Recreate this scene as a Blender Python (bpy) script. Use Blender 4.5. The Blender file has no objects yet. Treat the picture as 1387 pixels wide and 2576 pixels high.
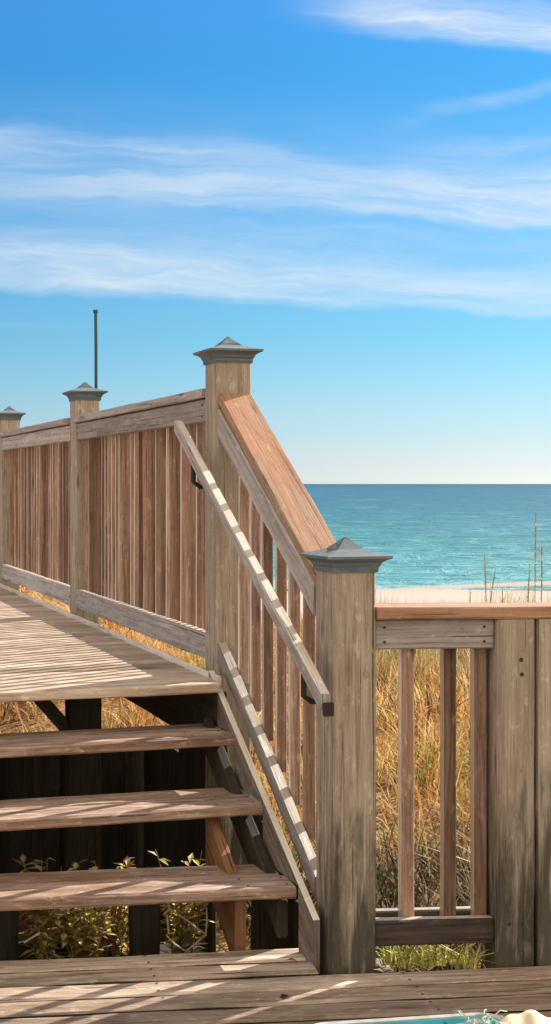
import bpy, math, random
from mathutils import Vector
R = math.radians
random.seed(7)
S = bpy.context.scene
C = S.collection
# ------------------------------------------------------------------ camera
F, CX, HY, H = 3368., 248., 1217.5, 1.47          # focal length, optical axis and eye height used for laying out
E0 = math.atan(.25); c0, s0 = math.cos(E0), math.sin(E0)
cam = bpy.data.objects.new('camera', bpy.data.cameras.new('camera')); C.objects.link(cam)
S.camera = cam
cam.location = (0, 0, H)
cam.rotation_euler = (R(90), 0, -E0)
W_, H_ = 1387., 2576.8
cam.data.sensor_fit = 'VERTICAL'
cam.data.sensor_height = 36.
cam.data.lens = F / H_ * 36.
cam.data.shift_x = (W_/2 - CX) / H_
cam.data.shift_y = -(H_/2 - HY) / H_
cam.data.clip_start = .05
cam.data.clip_end = 60000
S.render.resolution_x, S.render.resolution_y = 551, 1024
# ------------------------------------------------------------------ world, sun, exposure
SUN_AZ, SUN_EL = R(67), R(29.5)
world = bpy.data.worlds.new('World'); S.world = world; world.use_nodes = True
nt = world.node_tree; N = nt.nodes; L = nt.links; N.clear()
def wn(t, **k):
    n = N.new(t)
    for a, b in k.items(): setattr(n, a, b)
    return n
def wm(op, a, b=None, c=None):
    n = wn('ShaderNodeMath', operation=op)
    for i, v in enumerate((a, b, c)):
        if v is None: continue
        if isinstance(v, (int, float)): n.inputs[i].default_value = v
        else: L.new(v, n.inputs[i])
    return n.outputs[0]
def wdot(a, v):
    n = wn('ShaderNodeVectorMath', operation='DOT_PRODUCT'); L.new(a, n.inputs[0]); n.inputs[1].default_value = v
    return n.outputs['Value']
sky = wn('ShaderNodeTexSky', sky_type='NISHITA', sun_disc=False, sun_elevation=SUN_EL, sun_rotation=SUN_AZ,
         altitude=0, air_density=1.0, dust_density=.4, ozone_density=2.0)
tc = wn('ShaderNodeTexCoord'); D = tc.outputs['Generated']
fw = wm('MAXIMUM', wdot(D, (s0, c0, 0)), .08)
rt = wdot(D, (c0, -s0, 0)); zz = wdot(D, (0, 0, 1))
U = wm('MULTIPLY_ADD', wm('DIVIDE', rt, fw), 3.368, .248)        # compass heading, thousandths
V = wm('MULTIPLY_ADD', wm('DIVIDE', zz, fw), -3.368, 1.2175)     # height above the horizon
def noise(x, y, seed, detail=6, rough=.55, dist=.12):
    cb = wn('ShaderNodeCombineXYZ'); L.new(x, cb.inputs[0]); L.new(y, cb.inputs[1]); cb.inputs[2].default_value = seed
    n = wn('ShaderNodeTexNoise'); L.new(cb.outputs[0], n.inputs['Vector'])
    n.inputs['Scale'].default_value = 1; n.inputs['Detail'].default_value = detail
    n.inputs['Roughness'].default_value = rough; n.inputs['Distortion'].default_value = dist
    return n.outputs['Fac']
def mr(x, a, b, c=0., d=1., smooth=True):
    n = wn('ShaderNodeMapRange', interpolation_type='SMOOTHSTEP' if smooth else 'LINEAR', clamp=True)
    L.new(x, n.inputs['Value'])
    for i, v in zip(('From Min', 'From Max', 'To Min', 'To Max'), (a, b, c, d)): n.inputs[i].default_value = v
    return n.outputs['Result']
wob = wm('MULTIPLY', wm('SUBTRACT', noise(wm('MULTIPLY', U, 2.2), wm('MULTIPLY', V, 5.), 3.3, 4), .5), .12)
V2 = wm('ADD', V, wob)
def band(v0, slope, up, dn, amt, ua=None, ub=None, va=0., vb=1.):
    """a soft streak: centre v0 at heading 0, slope, soft distance above / below, strength, fade along the heading"""
    d = wm('SUBTRACT', V2, wm('MULTIPLY_ADD', U, slope, v0))
    m = wm('MULTIPLY', mr(d, -up, 0), mr(d, 0, dn, 1, 0))
    if ua is not None: m = wm('MULTIPLY', m, mr(U, ua, ub, va, vb))
    return wm('MULTIPLY', m, amt)
st1 = noise(wm('MULTIPLY', U, 2.0), wm('MULTIPLY', wm('MULTIPLY_ADD', U, -.06, V2), 20.), 1.7, 6, .58)
st2 = noise(wm('MULTIPLY', U, 5.0), wm('MULTIPLY', wm('MULTIPLY_ADD', U, -.05, V2), 85.), 5.1, 5, .6)
st = mr(wm('ADD', wm('MULTIPLY', st1, .8), wm('MULTIPLY', st2, .2)), .30, .72, .30, .92)
bands = [band(.690, .062, .13, .035, 1.0), band(.455, .040, .13, .08, .95, -.1, 1.3, .55, 1.15),
         band(.345, .055, .05, .05, .55, .3, .9, 1, 0), band(-.10, .145, .14, .06, 1.6, .65, 1.15),
         band(.520, -.215, .03, .03, .5, .9, 1.3), band(.435, -.05, .05, .04, .4, .95, 1.35),
         band(.60, .05, .17, .13, .45), band(.40, .03, .22, .15, .22), band(.505, .035, .03, .03, .5, .2, .9), band(.815, .0, .02, .015, .18, .35, .0)]
tot = bands[0]
for b in bands[1:]: tot = wm('ADD', tot, b)
cl = wm('MINIMUM', wm('MULTIPLY', wm('MULTIPLY', tot, st), .80), .9)
ramp = wn('ShaderNodeValToRGB'); L.new(wm('DIVIDE', V, 1.3), ramp.inputs[0])
SKYT = [(.015, (.165, .525, .80)), (.115, (.135, .508, .73)), (.231, (.165, .505, .70)), (.431, (.215, .50, .66)), (.654, (.243, .477, .60)), (.769, (.324, .477, .63)), (.846, (.364, .483, .684)), (.90, (.42, .525, .79)), (.932, (.46, .60, .90))]
cr = ramp.color_ramp
while len(cr.elements) < len(SKYT): cr.elements.new(.5)
for e, (p, k) in zip(cr.elements, SKYT): e.position = p; e.color = (*k, 1)
mul = wn('ShaderNodeMix', data_type='RGBA', blend_type='MULTIPLY'); mul.inputs['Factor'].default_value = 1
L.new(sky.outputs[0], mul.inputs[6]); L.new(ramp.outputs[0], mul.inputs[7])
mix = wn('ShaderNodeMix', data_type='RGBA'); L.new(cl, mix.inputs['Factor'])
CLOUD = 4.9
L.new(mul.outputs[2], mix.inputs[6]); mix.inputs[7].default_value = (.86*CLOUD, .95*CLOUD, 1.03*CLOUD, 1)
# a bright warm veil, added as fill light in the unseen sky behind the viewer
fill_glow = wm('MULTIPLY', mr(wdot(D, (s0, c0, 0)), .50, -.25), mr(noise(wm('MULTIPLY', rt, 3.), wm('MULTIPLY', zz, 4.), 9.), .2, .5, .75, 1.))
mx2 = wn('ShaderNodeMix', data_type='RGBA'); L.new(fill_glow, mx2.inputs['Factor']); L.new(mix.outputs[2], mx2.inputs[6])
FILL_GLOW = 7.5; mx2.inputs[7].default_value = (1.0*FILL_GLOW, .88*FILL_GLOW, .70*FILL_GLOW, 1)
bg = wn('ShaderNodeBackground'); L.new(mx2.outputs[2], bg.inputs[0]); bg.inputs[1].default_value = .087
L.new(bg.outputs[0], wn('ShaderNodeOutputWorld').inputs[0])
sun = bpy.data.objects.new('sun', bpy.data.lights.new('sun', 'SUN')); C.objects.link(sun)
sun.data.energy = 5.0; sun.data.angle = R(.55); sun.data.color = (1, .92, .80)
sv = Vector((math.sin(SUN_AZ)*math.cos(SUN_EL), math.cos(SUN_AZ)*math.cos(SUN_EL), math.sin(SUN_EL)))
sun.rotation_euler = (-sv).to_track_quat('-Z', 'Y').to_euler()
sun.location = sv * 30
vs = S.view_settings
vs.view_transform = 'Standard'; vs.look = 'None'; vs.gamma = 1; vs.exposure = 1.12
S.render.engine = 'CYCLES'
S.cycles.max_bounces = 8

# ------------------------------------------------------------------ layout helpers (points of the place seen from the standing eye)
def gp(px, py, Z):
    d = F*(H-Z)/(py-HY); r = (px-CX)/F*d
    return Vector((r*c0+d*s0, -r*s0+d*c0, Z))
def P0(px, Y): r = (px-CX)/F; return (r*c0+s0)*Y/(-r*s0+c0)
def onX(px, py, X):
    r = (px-CX)/F; a, b = r*c0+s0, -r*s0+c0; d = X/a
    return Vector((X, b*d, H-(py-HY)/F*d))
def fwd(r, d, z=0.): return Vector((r*c0+d*s0, -r*s0+d*c0, z))

# ------------------------------------------------------------------ materials
def mat(name):
    m = bpy.data.materials.new(name); m.use_nodes = True
    t = m.node_tree; b = t.nodes['Principled BSDF']
    return m, t, b
def ramp_node(t, stops):
    n = t.nodes.new('ShaderNodeValToRGB'); cr = n.color_ramp
    while len(cr.elements) < len(stops): cr.elements.new(.5)
    for e, (p, k) in zip(cr.elements, stops): e.position = p; e.color = (*k, 1)
    return n
def mixc(t, fac, a, b, blend='MIX'):
    n = t.nodes.new('ShaderNodeMix'); n.data_type = 'RGBA'; n.blend_type = blend
    for i, v in ((0, fac), (6, a), (7, b)):
        if isinstance(v, (int, float)): n.inputs[i].default_value = v
        elif isinstance(v, tuple): n.inputs[i].default_value = (*v, 1)
        else: t.links.new(v, n.inputs[i])
    return n.outputs[2]
def tnoise(t, vec, scale, detail=5, rough=.6, dist=0.):
    mp = t.nodes.new('ShaderNodeMapping'); mp.inputs['Scale'].default_value = scale; t.links.new(vec, mp.inputs['Vector'])
    n = t.nodes.new('ShaderNodeTexNoise'); t.links.new(mp.outputs[0], n.inputs['Vector'])
    n.inputs['Scale'].default_value = 1; n.inputs['Detail'].default_value = detail
    n.inputs['Roughness'].default_value = rough; n.inputs['Distortion'].default_value = dist
    return n.outputs['Fac']
def tramp(t, v, a, b, c=0., d=1.):
    n = t.nodes.new('ShaderNodeMapRange'); n.clamp = True; t.links.new(v, n.inputs['Value'])
    for i, q in zip(('From Min', 'From Max', 'To Min', 'To Max'), (a, b, c, d)): n.inputs[i].default_value = q
    return n.outputs['Result']
def wood(name, dark, mid, light, stain=(.12, .13, .08), stain_amt=.5, grain=70., bump=.5, crack=.75, rough=.85, spread=.3, foot=None, spec=.25):
    m, t, b = mat(name)
    uv = t.nodes.new('ShaderNodeUVMap').outputs[0]
    at = t.nodes.new('ShaderNodeAttribute'); at.attribute_name = 'tone'; tone = at.outputs['Fac']
    g = tnoise(t, uv, (5.5, grain*2.3, 1), 6, .7, .15)
    g2 = tnoise(t, uv, (1.3, grain*.45, 1), 5, .62, .9)
    add = t.nodes.new('ShaderNodeMath'); add.operation = 'MULTIPLY_ADD'; t.links.new(g2, add.inputs[0]); add.inputs[1].default_value = .55
    ad2 = t.nodes.new('ShaderNodeMath'); ad2.operation = 'MULTIPLY'; t.links.new(g, ad2.inputs[0]); ad2.inputs[1].default_value = .45
    t.links.new(ad2.outputs[0], add.inputs[2])
    rp = ramp_node(t, [(.36, dark), (.50, mid), (.63, light)]); t.links.new(add.outputs[0], rp.inputs[0])
    big = tnoise(t, uv, (1.1, 7, 1), 4, .6, .4)
    col = mixc(t, tramp(t, big, .50, .72, 0, stain_amt), rp.outputs[0], stain)
    # long checks in the weathered face
    ck = tnoise(t, uv, (2.6, grain*2., 1), 3, .5, .1)
    col = mixc(t, tramp(t, ck, .36, .31, 0, crack), col, tuple(x*.28 for x in dark))
    ck2 = tnoise(t, uv, (.55, grain*.75, 1), 2, .4, .1)
    col = mixc(t, tramp(t, ck2, .315, .285, 0, crack*.8), col, tuple(x*.22 for x in dark))
    fl = tnoise(t, uv, (14, 30, 1), 6, .75, .3)     # salt-bleached flecks and scuffs
    col = mixc(t, tramp(t, fl, .56, .66, 0, .5), col, tuple(min(.8, x*1.35) for x in light))
    col = mixc(t, tramp(t, fl, .42, .34, 0, .45), col, tuple(x*.6 for x in dark))
    # knots
    mp = t.nodes.new('ShaderNodeMapping'); mp.inputs['Scale'].default_value = (2.3, 11, 1); t.links.new(uv, mp.inputs[0])
    vo = t.nodes.new('ShaderNodeTexVoronoi'); t.links.new(mp.outputs[0], vo.inputs[0]); vo.inputs['Scale'].default_value = 1
    col = mixc(t, tramp(t, vo.outputs['Distance'], .13, .05, 0, .7), col, tuple(x*.5 for x in dark))
    if foot:      # black mildew creeping up from the foot of a post, ragged edge
        ob = t.nodes.new('ShaderNodeTexCoord').outputs['Object']
        sz = t.nodes.new('ShaderNodeSeparateXYZ'); t.links.new(ob, sz.inputs[0])
        nz = tnoise(t, ob, (26, 26, 3.2), 5, .65, .4)
        ad = t.nodes.new('ShaderNodeMath'); ad.operation = 'MULTIPLY_ADD'; t.links.new(nz, ad.inputs[0]); ad.inputs[1].default_value = -1.5; t.links.new(sz.outputs['Z'], ad.inputs[2])
        col = mixc(t, tramp(t, ad.outputs[0], -.27, -.62, 0, foot), col, (.045, .042, .03))
    # board to board tone
    v = t.nodes.new('ShaderNodeHueSaturation'); t.links.new(tramp(t, tone, 0, 1, 1-spread, 1+spread), v.inputs['Value'])
    t.links.new(tramp(t, tone, 0, 1, 1.12, .88), v.inputs['Saturation'])
    t.links.new(col, v.inputs['Color']); t.links.new(v.outputs[0], b.inputs['Base Color'])
    b.inputs['Roughness'].default_value = rough; b.inputs['Specular IOR Level'].default_value = spec
    bp = t.nodes.new('ShaderNodeBump'); bp.inputs['Strength'].default_value = bump; bp.inputs['Distance'].default_value = .006
    t.links.new(add.outputs[0], bp.inputs['Height']); t.links.new(bp.outputs[0], b.inputs['Normal'])
    return m
M = {}
M['post'] = wood('weathered_post_wood', (.19, .145, .11), (.35, .285, .23), (.46, .395, .33), (.24, .215, .15), .75, 75, bump=.9, crack=.95, foot=.9)
M['rail'] = wood('weathered_rail_wood', (.18, .155, .15), (.37, .33, .325), (.50, .46, .455), (.31, .27, .27), .6, 70, bump=.9, crack=.9)
M['dull2'] = wood('grey_handrail_wood', (.13, .11, .11), (.29, .26, .255), (.42, .385, .38), (.15, .13, .11), .6, 70, bump=.9)
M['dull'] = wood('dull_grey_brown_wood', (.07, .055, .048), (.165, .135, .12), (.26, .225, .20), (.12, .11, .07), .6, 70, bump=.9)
M['cream'] = wood('sunlit_cream_edge_wood', (.55, .47, .38), (.74, .66, .56), (.82, .75, .66), (.6, .5, .4), .3, 60, rough=.5, spec=.5)  # sunlight painted onto the skirt board's sloping top edge
M['pale'] = wood('pale_lit_face_wood', (.36, .30, .25), (.54, .47, .40), (.66, .59, .51), (.38, .31, .24), .5, 60, rough=.42, spec=.9)  # sunlight painted into rail tops, deck trim and baluster left faces
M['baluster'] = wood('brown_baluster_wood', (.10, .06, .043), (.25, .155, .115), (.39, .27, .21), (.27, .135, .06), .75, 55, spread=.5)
M['orange'] = wood('orange_cap_wood', (.22, .10, .055), (.35, .185, .115), (.43, .265, .18), (.30, .225, .165), .95, 60, .6, .7, spread=.12)
M['deck'] = wood('tan_deck_wood', (.20, .135, .10), (.40, .30, .225), (.55, .445, .35), (.26, .19, .14), .6, 40, bump=.8)
M['tread'] = wood('reddish_tread_wood', (.09, .05, .035), (.29, .19, .145), (.50, .39, .32), (.22, .11, .055), .8, 42, bump=.9, crack=.9, rough=.6, spec=.5)
M['low'] = wood('worn_lower_deck_wood', (.11, .075, .052), (.32, .235, .18), (.54, .43, .34), (.22, .14, .085), .8, 42, bump=.9, crack=.9, rough=.6, spec=.5)
M['darkr'] = wood('dark_rail_wood', (.03, .022, .02), (.075, .055, .048), (.12, .09, .08), (.05, .05, .03), .6, 50)  # darker brown for the front bottom rail
M['dark'] = wood('dark_shade_and_dirt_wood', (.016, .013, .010), (.034, .028, .021), (.055, .046, .035), (.03, .035, .024), .6, 50)  # under-stair shade put into near-black wood; also dirt in the deck gaps
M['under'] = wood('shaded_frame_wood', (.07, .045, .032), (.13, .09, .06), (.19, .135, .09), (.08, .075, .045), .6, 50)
M['brace'] = wood('red_brown_stringer_wood', (.15, .07, .04), (.27, .14, .08), (.36, .21, .12), (.20, .17, .06), .6, 40)
M['cap'] = wood('sky_tinted_post_cap_wood', (.065, .085, .10), (.12, .15, .175), (.18, .205, .235), (.07, .105, .12), .6, 30)  # cool tint of the sky put into the cap colour
def plain(name, col, rough=.6, metal=0., var=.15, scale=40):
    m, t, b = mat(name)
    o = t.nodes.new('ShaderNodeTexCoord').outputs['Object']
    n = tnoise(t, o, (scale,)*3, 4)
    c = mixc(t, tramp(t, n, .3, .7), tuple(x*(1-var) for x in col), tuple(min(1, x*(1+var)) for x in col))
    t.links.new(c, b.inputs['Base Color']); b.inputs['Roughness'].default_value = rough; b.inputs['Metallic'].default_value = metal
    return m
M['screw'] = plain('rusty_dark_screw', (.035, .025, .02), .7, .2)
M['metal'] = plain('dark_green_metal', (.035, .075, .075), .5, .3)
M['black'] = plain('black_hole_metal', (.012, .01, .01), .6, .2)
M['teal'] = plain('teal_plastic', (.0, .13, .14), .35, 0, .25, 12)
M['rim'] = plain('pale_grey_rim_paint', (.36, .37, .37), .5, 0, .2, 30)
M['cloth'] = plain('cream_cloth', (.72, .56, .38), .9, 0, .18, 25)
M['fringe'] = plain('pale_green_thread', (.40, .47, .40), .9, 0, .3, 60)
def leafmat(name, trans=.35):
    m, t, b = mat(name)
    at = t.nodes.new('ShaderNodeAttribute'); at.attribute_name = 'col'
    o = t.nodes.new('ShaderNodeTexCoord').outputs['Object']
    n = tnoise(t, o, (25, 25, 25), 3)
    col = mixc(t, .45, at.outputs['Color'], mixc(t, tramp(t, n, .3, .7), (.55, .5, .45), (1.5, 1.45, 1.3)), 'MULTIPLY')
    t.links.new(col, b.inputs['Base Color']); b.inputs['Roughness'].default_value = .7; b.inputs['Specular IOR Level'].default_value = .2
    tr = t.nodes.new('ShaderNodeBsdfTranslucent'); t.links.new(col, tr.inputs[0])
    mx = t.nodes.new('ShaderNodeMixShader'); mx.inputs[0].default_value = trans
    t.links.new(b.outputs[0], mx.inputs[1]); t.links.new(tr.outputs[0], mx.inputs[2])
    t.links.new(mx.outputs[0], t.nodes['Material Output'].inputs[0])
    return m
M['leaf'] = leafmat('leaf_and_blade')

# ------------------------------------------------------------------ mesh builder
class MB:
    def __init__(s): s.v = []; s.f = []; s.uv = []; s.tone = []; s.mi = []; s.col = []
    def face(s, idx, uvs, tone=.5, mi=0, col=(.5, .5, .5)):
        s.f.append(idx); s.uv.extend(uvs); s.tone.append(tone); s.mi.append(mi); s.col.append(col)
    def build(s, name, mats, parent=None, origin=None):
        if not isinstance(mats, (list, tuple)): mats = [mats]
        org = Vector(origin) if origin is not None else Vector((0, 0, 0))
        po = Vector(parent['org']) if parent is not None and 'org' in parent else Vector((0, 0, 0))
        me = bpy.data.meshes.new(name)
        me.from_pydata([tuple(Vector(v)-org) for v in s.v], [], s.f); me.update()
        for m in mats: me.materials.append(m)
        ul = me.uv_layers.new(name='UVMap'); flat = [x for u in s.uv for x in u]; ul.data.foreach_set('uv', flat)
        ta = me.attributes.new('tone', 'FLOAT', 'FACE'); ta.data.foreach_set('value', s.tone)
        ca = me.attributes.new('col', 'FLOAT_COLOR', 'FACE'); ca.data.foreach_set('color', [x for k in s.col for x in (*k, 1.)])
        me.polygons.foreach_set('material_index', s.mi)
        o = bpy.data.objects.new(name, me); C.objects.link(o)
        o.location = org - (po if parent is not None else Vector((0, 0, 0)))
        if parent is not None: o.parent = parent
        o['org'] = tuple(org)
        return o
    def board(s, p0, p1, w, t, n, ch=.004, jit=.0012, tone=None, mi=0, facemat=None, seg=.14, cut=None):
        """a sawn board from p0 to p1; n = direction of its thickness t, w = its width; soft worn edges, slightly uneven"""
        p0, p1, n = Vector(p0), Vector(p1), Vector(n)
        a = (p1-p0); ln = a.length; a.normalize(); n = (n - a*n.dot(a)).normalized(); q = a.cross(n).normalized()
        tone = random.random() if tone is None else tone
        hw, ht = w/2, t/2
        sec = [(-hw+ch, -ht), (hw-ch, -ht), (hw, -ht+ch), (hw, ht-ch), (hw-ch, ht), (-hw+ch, ht), (-hw, ht-ch), (-hw, -ht+ch)]
        k = max(1, int(ln/seg)); u0, v0 = random.uniform(0, 50), random.uniform(0, 50)
        base = len(s.v); bow = random.uniform(-1, 1)*jit*2
        for i in range(k+1):
            f = i/k; c = p0 + a*ln*f + n*bow*math.sin(math.pi*f)
            for (x, y) in sec:
                off = Vector((0, 0, 0))
                if cut and i in (0, k):       # plumb cut ends of sloping boards
                    pass
                j1, j2 = random.uniform(-jit, jit), random.uniform(-jit, jit)
                pt = c + q*(x+j1) + n*(y+j2)
                if cut and i in (0, k): pt = pt + a * (-(pt-c).dot(Vector(cut))/a.dot(Vector(cut)))
                s.v.append(tuple(pt))
        per = [0]
        for i in range(8):
            x0, y0 = sec[i]; x1, y1 = sec[(i+1) % 8]; per.append(per[-1]+math.hypot(x1-x0, y1-y0))
        fm = [0]*8
        if facemat:
            d, idx = facemat
            for i in (0, 2, 4, 6):
                nn = {0: -n, 2: q, 4: n, 6: -q}[i]
                if nn.dot(Vector(d)) > .8: fm[i] = idx
        for i in range(k):
            for j in range(8):
                j2 = (j+1) % 8
                A, B, Cc, Dd = base+i*8+j, base+i*8+j2, base+(i+1)*8+j2, base+(i+1)*8+j
                ua, ub = u0+ln*i/k, u0+ln*(i+1)/k; va, vb = v0+per[j], v0+per[j+1]
                s.face((A, B, Cc, Dd), [(ua, va), (ua, vb), (ub, vb), (ub, va)], tone, fm[j] if fm[j] else mi)
        e0 = [base+j for j in range(8)][::-1]; e1 = [base+k*8+j for j in range(8)]
        s.face(e0, [(u0+sec[j][0]*.2, v0+sec[j][1]) for j in range(8)][::-1], tone*.6, mi)
        s.face(e1, [(u0+sec[j][0]*.2, v0+sec[j][1]) for j in range(8)], tone*.6, mi)
        return s
    def screw(s, p, n, r=.0045):
        """a dark screw head lying on a face, with normal n"""
        p, n = Vector(p), Vector(n).normalized(); a = n.cross(Vector((.31, .52, .79))).normalized(); b = n.cross(a); k = len(s.v)
        for i in range(7):
            t = 2*math.pi*i/7; s.v.append(tuple(p+n*.0016+(a*math.cos(t)+b*math.sin(t))*r))
        s.face([k+i for i in range(7)], [(0, 0)]*7, .5, s.smi)
    smi = 1
    def lathe4(s, cx, cy, rings, tone=.5):
        """square loft: rings of (half width, z)"""
        base = len(s.v)
        for h, z in rings:
            for sx, sy in ((-1, -1), (1, -1), (1, 1), (-1, 1)): s.v.append((cx+sx*h, cy+sy*h, z))
        u0 = random.uniform(0, 30)
        for i in range(len(rings)-1):
            for j in range(4):
                j2 = (j+1) % 4
                a, b, c, d = base+i*4+j, base+i*4+j2, base+(i+1)*4+j2, base+(i+1)*4+j
                w0, w1 = rings[i][0], rings[i+1][0]; h = math.hypot(w0-w1, rings[i][1]-rings[i+1][1])
                s.face((a, b, c, d), [(u0-w0, i+j*3.), (u0+w0, i+j*3.), (u0+w1, i+j*3.+h), (u0-w1, i+j*3.+h)], tone)
        s.face([base+3, base+2, base+1, base], [(0, 0), (.1, 0), (.1, .1), (0, .1)], tone)
        k = base+(len(rings)-1)*4
        s.face([k, k+1, k+2, k+3], [(0, 0), (.1, 0), (.1, .1), (0, .1)], tone)
        return s
    def tube(s, pts, rad, n=7, col=(.5, .5, .5), tone=.5):
        pts = [Vector(p) for p in pts]; base = len(s.v)
        for i, p in enumerate(pts):
            a = (pts[min(i+1, len(pts)-1)]-pts[max(i-1, 0)]).normalized()
            q = a.cross(Vector((.3, .9, .2))).normalized(); w = a.cross(q)
            r = rad[i] if isinstance(rad, (list, tuple)) else rad
            for k in range(n):
                t = 2*math.pi*k/n; s.v.append(tuple(p+q*r*math.cos(t)+w*r*math.sin(t)))
        for i in range(len(pts)-1):
            for k in range(n):
                k2 = (k+1) % n
                s.face((base+i*n+k, base+i*n+k2, base+(i+1)*n+k2, base+(i+1)*n+k), [(i*.1, k*.02), (i*.1, k*.02+.02), (i*.1+.1, k*.02+.02), (i*.1+.1, k*.02)], tone, 0, col)
        s.face([base+k for k in range(n)][::-1], [(0, 0)]*n, tone, 0, col)
        s.face([base+(len(pts)-1)*n+k for k in range(n)], [(0, 0)]*n, tone, 0, col)
        return s
    def blade(s, p, ang, h, w, lean, col, seg=3, droop=1.):
        """one grass blade, tapering and bending over"""
        base = len(s.v); dx, dy = math.cos(ang), math.sin(ang); sx, sy = -dy, dx
        tw = random.uniform(-.9, .9)
        for i in range(seg+1):
            f = i/seg; r = lean*f**1.7*h; z = h*(f - .35*droop*lean*f*f)
            ww = w*(1-f)**.6*.5 if i < seg else w*.06
            cs, sn = math.cos(tw), math.sin(tw)
            ex, ey = sx*cs-sy*sn, sx*sn+sy*cs
            x, y = p[0]+dx*r, p[1]+dy*r
            s.v.append((x-ex*ww, y-ey*ww, p[2]+z)); s.v.append((x+ex*ww, y+ey*ww, p[2]+z))
        for i in range(seg):
            a = base+i*2; s.face((a, a+1, a+3, a+2), [(0, 0), (0, .01), (.1, .01), (.1, 0)], .5, 0, col)
    def leaf(s, p, d, ln, w, up, col):
        """one small folded leaf"""
        p, d = Vector(p), Vector(d).normalized(); q = d.cross(Vector(up)).normalized(); n = q.cross(d)
        b = len(s.v)
        s.v += [tuple(p), tuple(p+d*ln*.45+q*w*.5+n*w*.15), tuple(p+d*ln-n*w*.2), tuple(p+d*ln*.45-q*w*.5+n*w*.15), tuple(p+d*ln*.5)]
        z = [(0, 0)]*3
        for t in ((0, 1, 4), (1, 2, 4), (2, 3, 4), (3, 0, 4)): s.face([b+i for i in t], z, .5, 0, col)
def empty(name, loc, label=None, cat=None, group=None):
    o = bpy.data.objects.new(name, None); C.objects.link(o); o.location = loc; o['org'] = tuple(loc); o.empty_display_size = .1
    if label: tag(o, label, cat, group)
    return o
def tag(o, label=None, cat=None, group=None, kind=None):
    if label: o['label'] = label
    if cat: o['category'] = cat
    if group: o['group'] = group
    if kind: o['kind'] = kind
    return o
def child(mb, name, mats, par, origin): return mb.build(name, mats, par, origin)

# ------------------------------------------------------------------ setting: ground, sea, decks
def smooth(a, b, x): x = max(0., min(1., (x-a)/(b-a))); return x*x*(3-2*x)
def gz(r, d):
    """height of the dune at r metres to the right and d metres ahead of the eye"""
    z = -.42 + .16*smooth(5, 12, d) + .05*math.sin(r*1.1+d*.7) + .04*math.sin(r*.45-d*1.3)
    z += .10*math.exp(-((d-13.0-.5*math.sin(r*.6))/2.2)**2)
    z += .95*smooth(.9, -1.2, r)*smooth(9.0, 12.5, d) if r < .9 else 0
    z -= 2.25*smooth(15.5, 27, d) ; z -= .55*smooth(27, 66, d) ; z -= 6*smooth(66, 200, d)
    return z
def fz(x, y): return gz(x*c0-y*s0, x*s0+y*c0)
g = MB()
ds = [-30, -12, -4, 0, 2, 3] + [3.4+i*.28 for i in range(48)] + [17, 18, 19.5, 21, 23, 25, 27, 30, 35, 40, 46, 52, 57, 60, 64, 70, 80, 100, 140, 200, 600, 3000, 20000]
rs = [-9000, -1500, -300, -90, -40, -20, -13] + [-9+i*.3 for i in range(61)] + [13, 20, 40, 90, 300, 1500, 9000]
for d in ds:
    for r in rs: p = fwd(r, d, gz(r, d) + (random.uniform(-.012, .012) if 3 < d < 30 else 0)); g.v.append(tuple(p))
nr = len(rs)
for i in range(len(ds)-1):
    for j in range(nr-1):
        g.face((i*nr+j, i*nr+j+1, (i+1)*nr+j+1, (i+1)*nr+j), [(rs[j], ds[i]), (rs[j+1], ds[i]), (rs[j+1], ds[i+1]), (rs[j], ds[i+1])])
m, t, b = mat('beach_sand')
o_ = t.nodes.new('ShaderNodeTexCoord').outputs['Object']; uv = t.nodes.new('ShaderNodeUVMap').outputs[0]
n1 = tnoise(t, o_, (3, 3, 3), 6); n2 = tnoise(t, o_, (30, 30, 30), 5)
sand = mixc(t, tramp(t, n2, .3, .7), (.32, .275, .235), (.44, .39, .34))
litter = mixc(t, tramp(t, n2, .35, .65), (.12, .065, .03), (.36, .21, .08))
sp = t.nodes.new('ShaderNodeSeparateXYZ'); t.links.new(uv, sp.inputs[0])
cov = t.nodes.new('ShaderNodeMath'); cov.operation = 'MULTIPLY'
t.links.new(tramp(t, sp.outputs['Y'], 16, 21, 1, 0), cov.inputs[0]); t.links.new(tramp(t, n1, .3, .5, .93, 1), cov.inputs[1])
col = mixc(t, cov.outputs[0], sand, litter)
col = mixc(t, tramp(t, sp.outputs['Y'], 53, 57.5, 0, .6), col, (.30, .25, .20))
t.links.new(col, b.inputs['Base Color']); b.inputs['Roughness'].default_value = .95; b.inputs['Specular IOR Level'].default_value = .1
M['sand'] = m
tag(g.build('dune_ground', M['sand']), kind='structure')

sea = MB(); SEA = -3.0
dd = [56.5, 70, 120, 400, 2000, 40000]; rr = [-30000, -600, -60, 60, 600, 30000]
for d in dd:
    for r in rr: sea.v.append(tuple(fwd(r, d, SEA)))
for i in range(len(dd)-1):
    for j in range(len(rr)-1):
        sea.face((i*6+j, i*6+j+1, (i+1)*6+j+1, (i+1)*6+j), [(rr[j], dd[i]), (rr[j+1], dd[i]), (rr[j+1], dd[i+1]), (rr[j], dd[i+1])])
m, t, b = mat('sea_water')
uv = t.nodes.new('ShaderNodeUVMap').outputs[0]
sp = t.nodes.new('ShaderNodeSeparateXYZ'); t.links.new(uv, sp.inputs[0])
inv = t.nodes.new('ShaderNodeMath'); inv.operation = 'DIVIDE'; inv.inputs[0].default_value = 57.; t.links.new(sp.outputs['Y'], inv.inputs[1])
rp = ramp_node(t, [(0., (.010, .050, .095)), (.05, (.018, .084, .155)), (.30, (.032, .135, .19)), (.55, (.052, .195, .22)), (.93, (.09, .275, .30)), (1., (.22, .36, .38))])
t.links.new(inv.outputs[0], rp.inputs[0])
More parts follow.
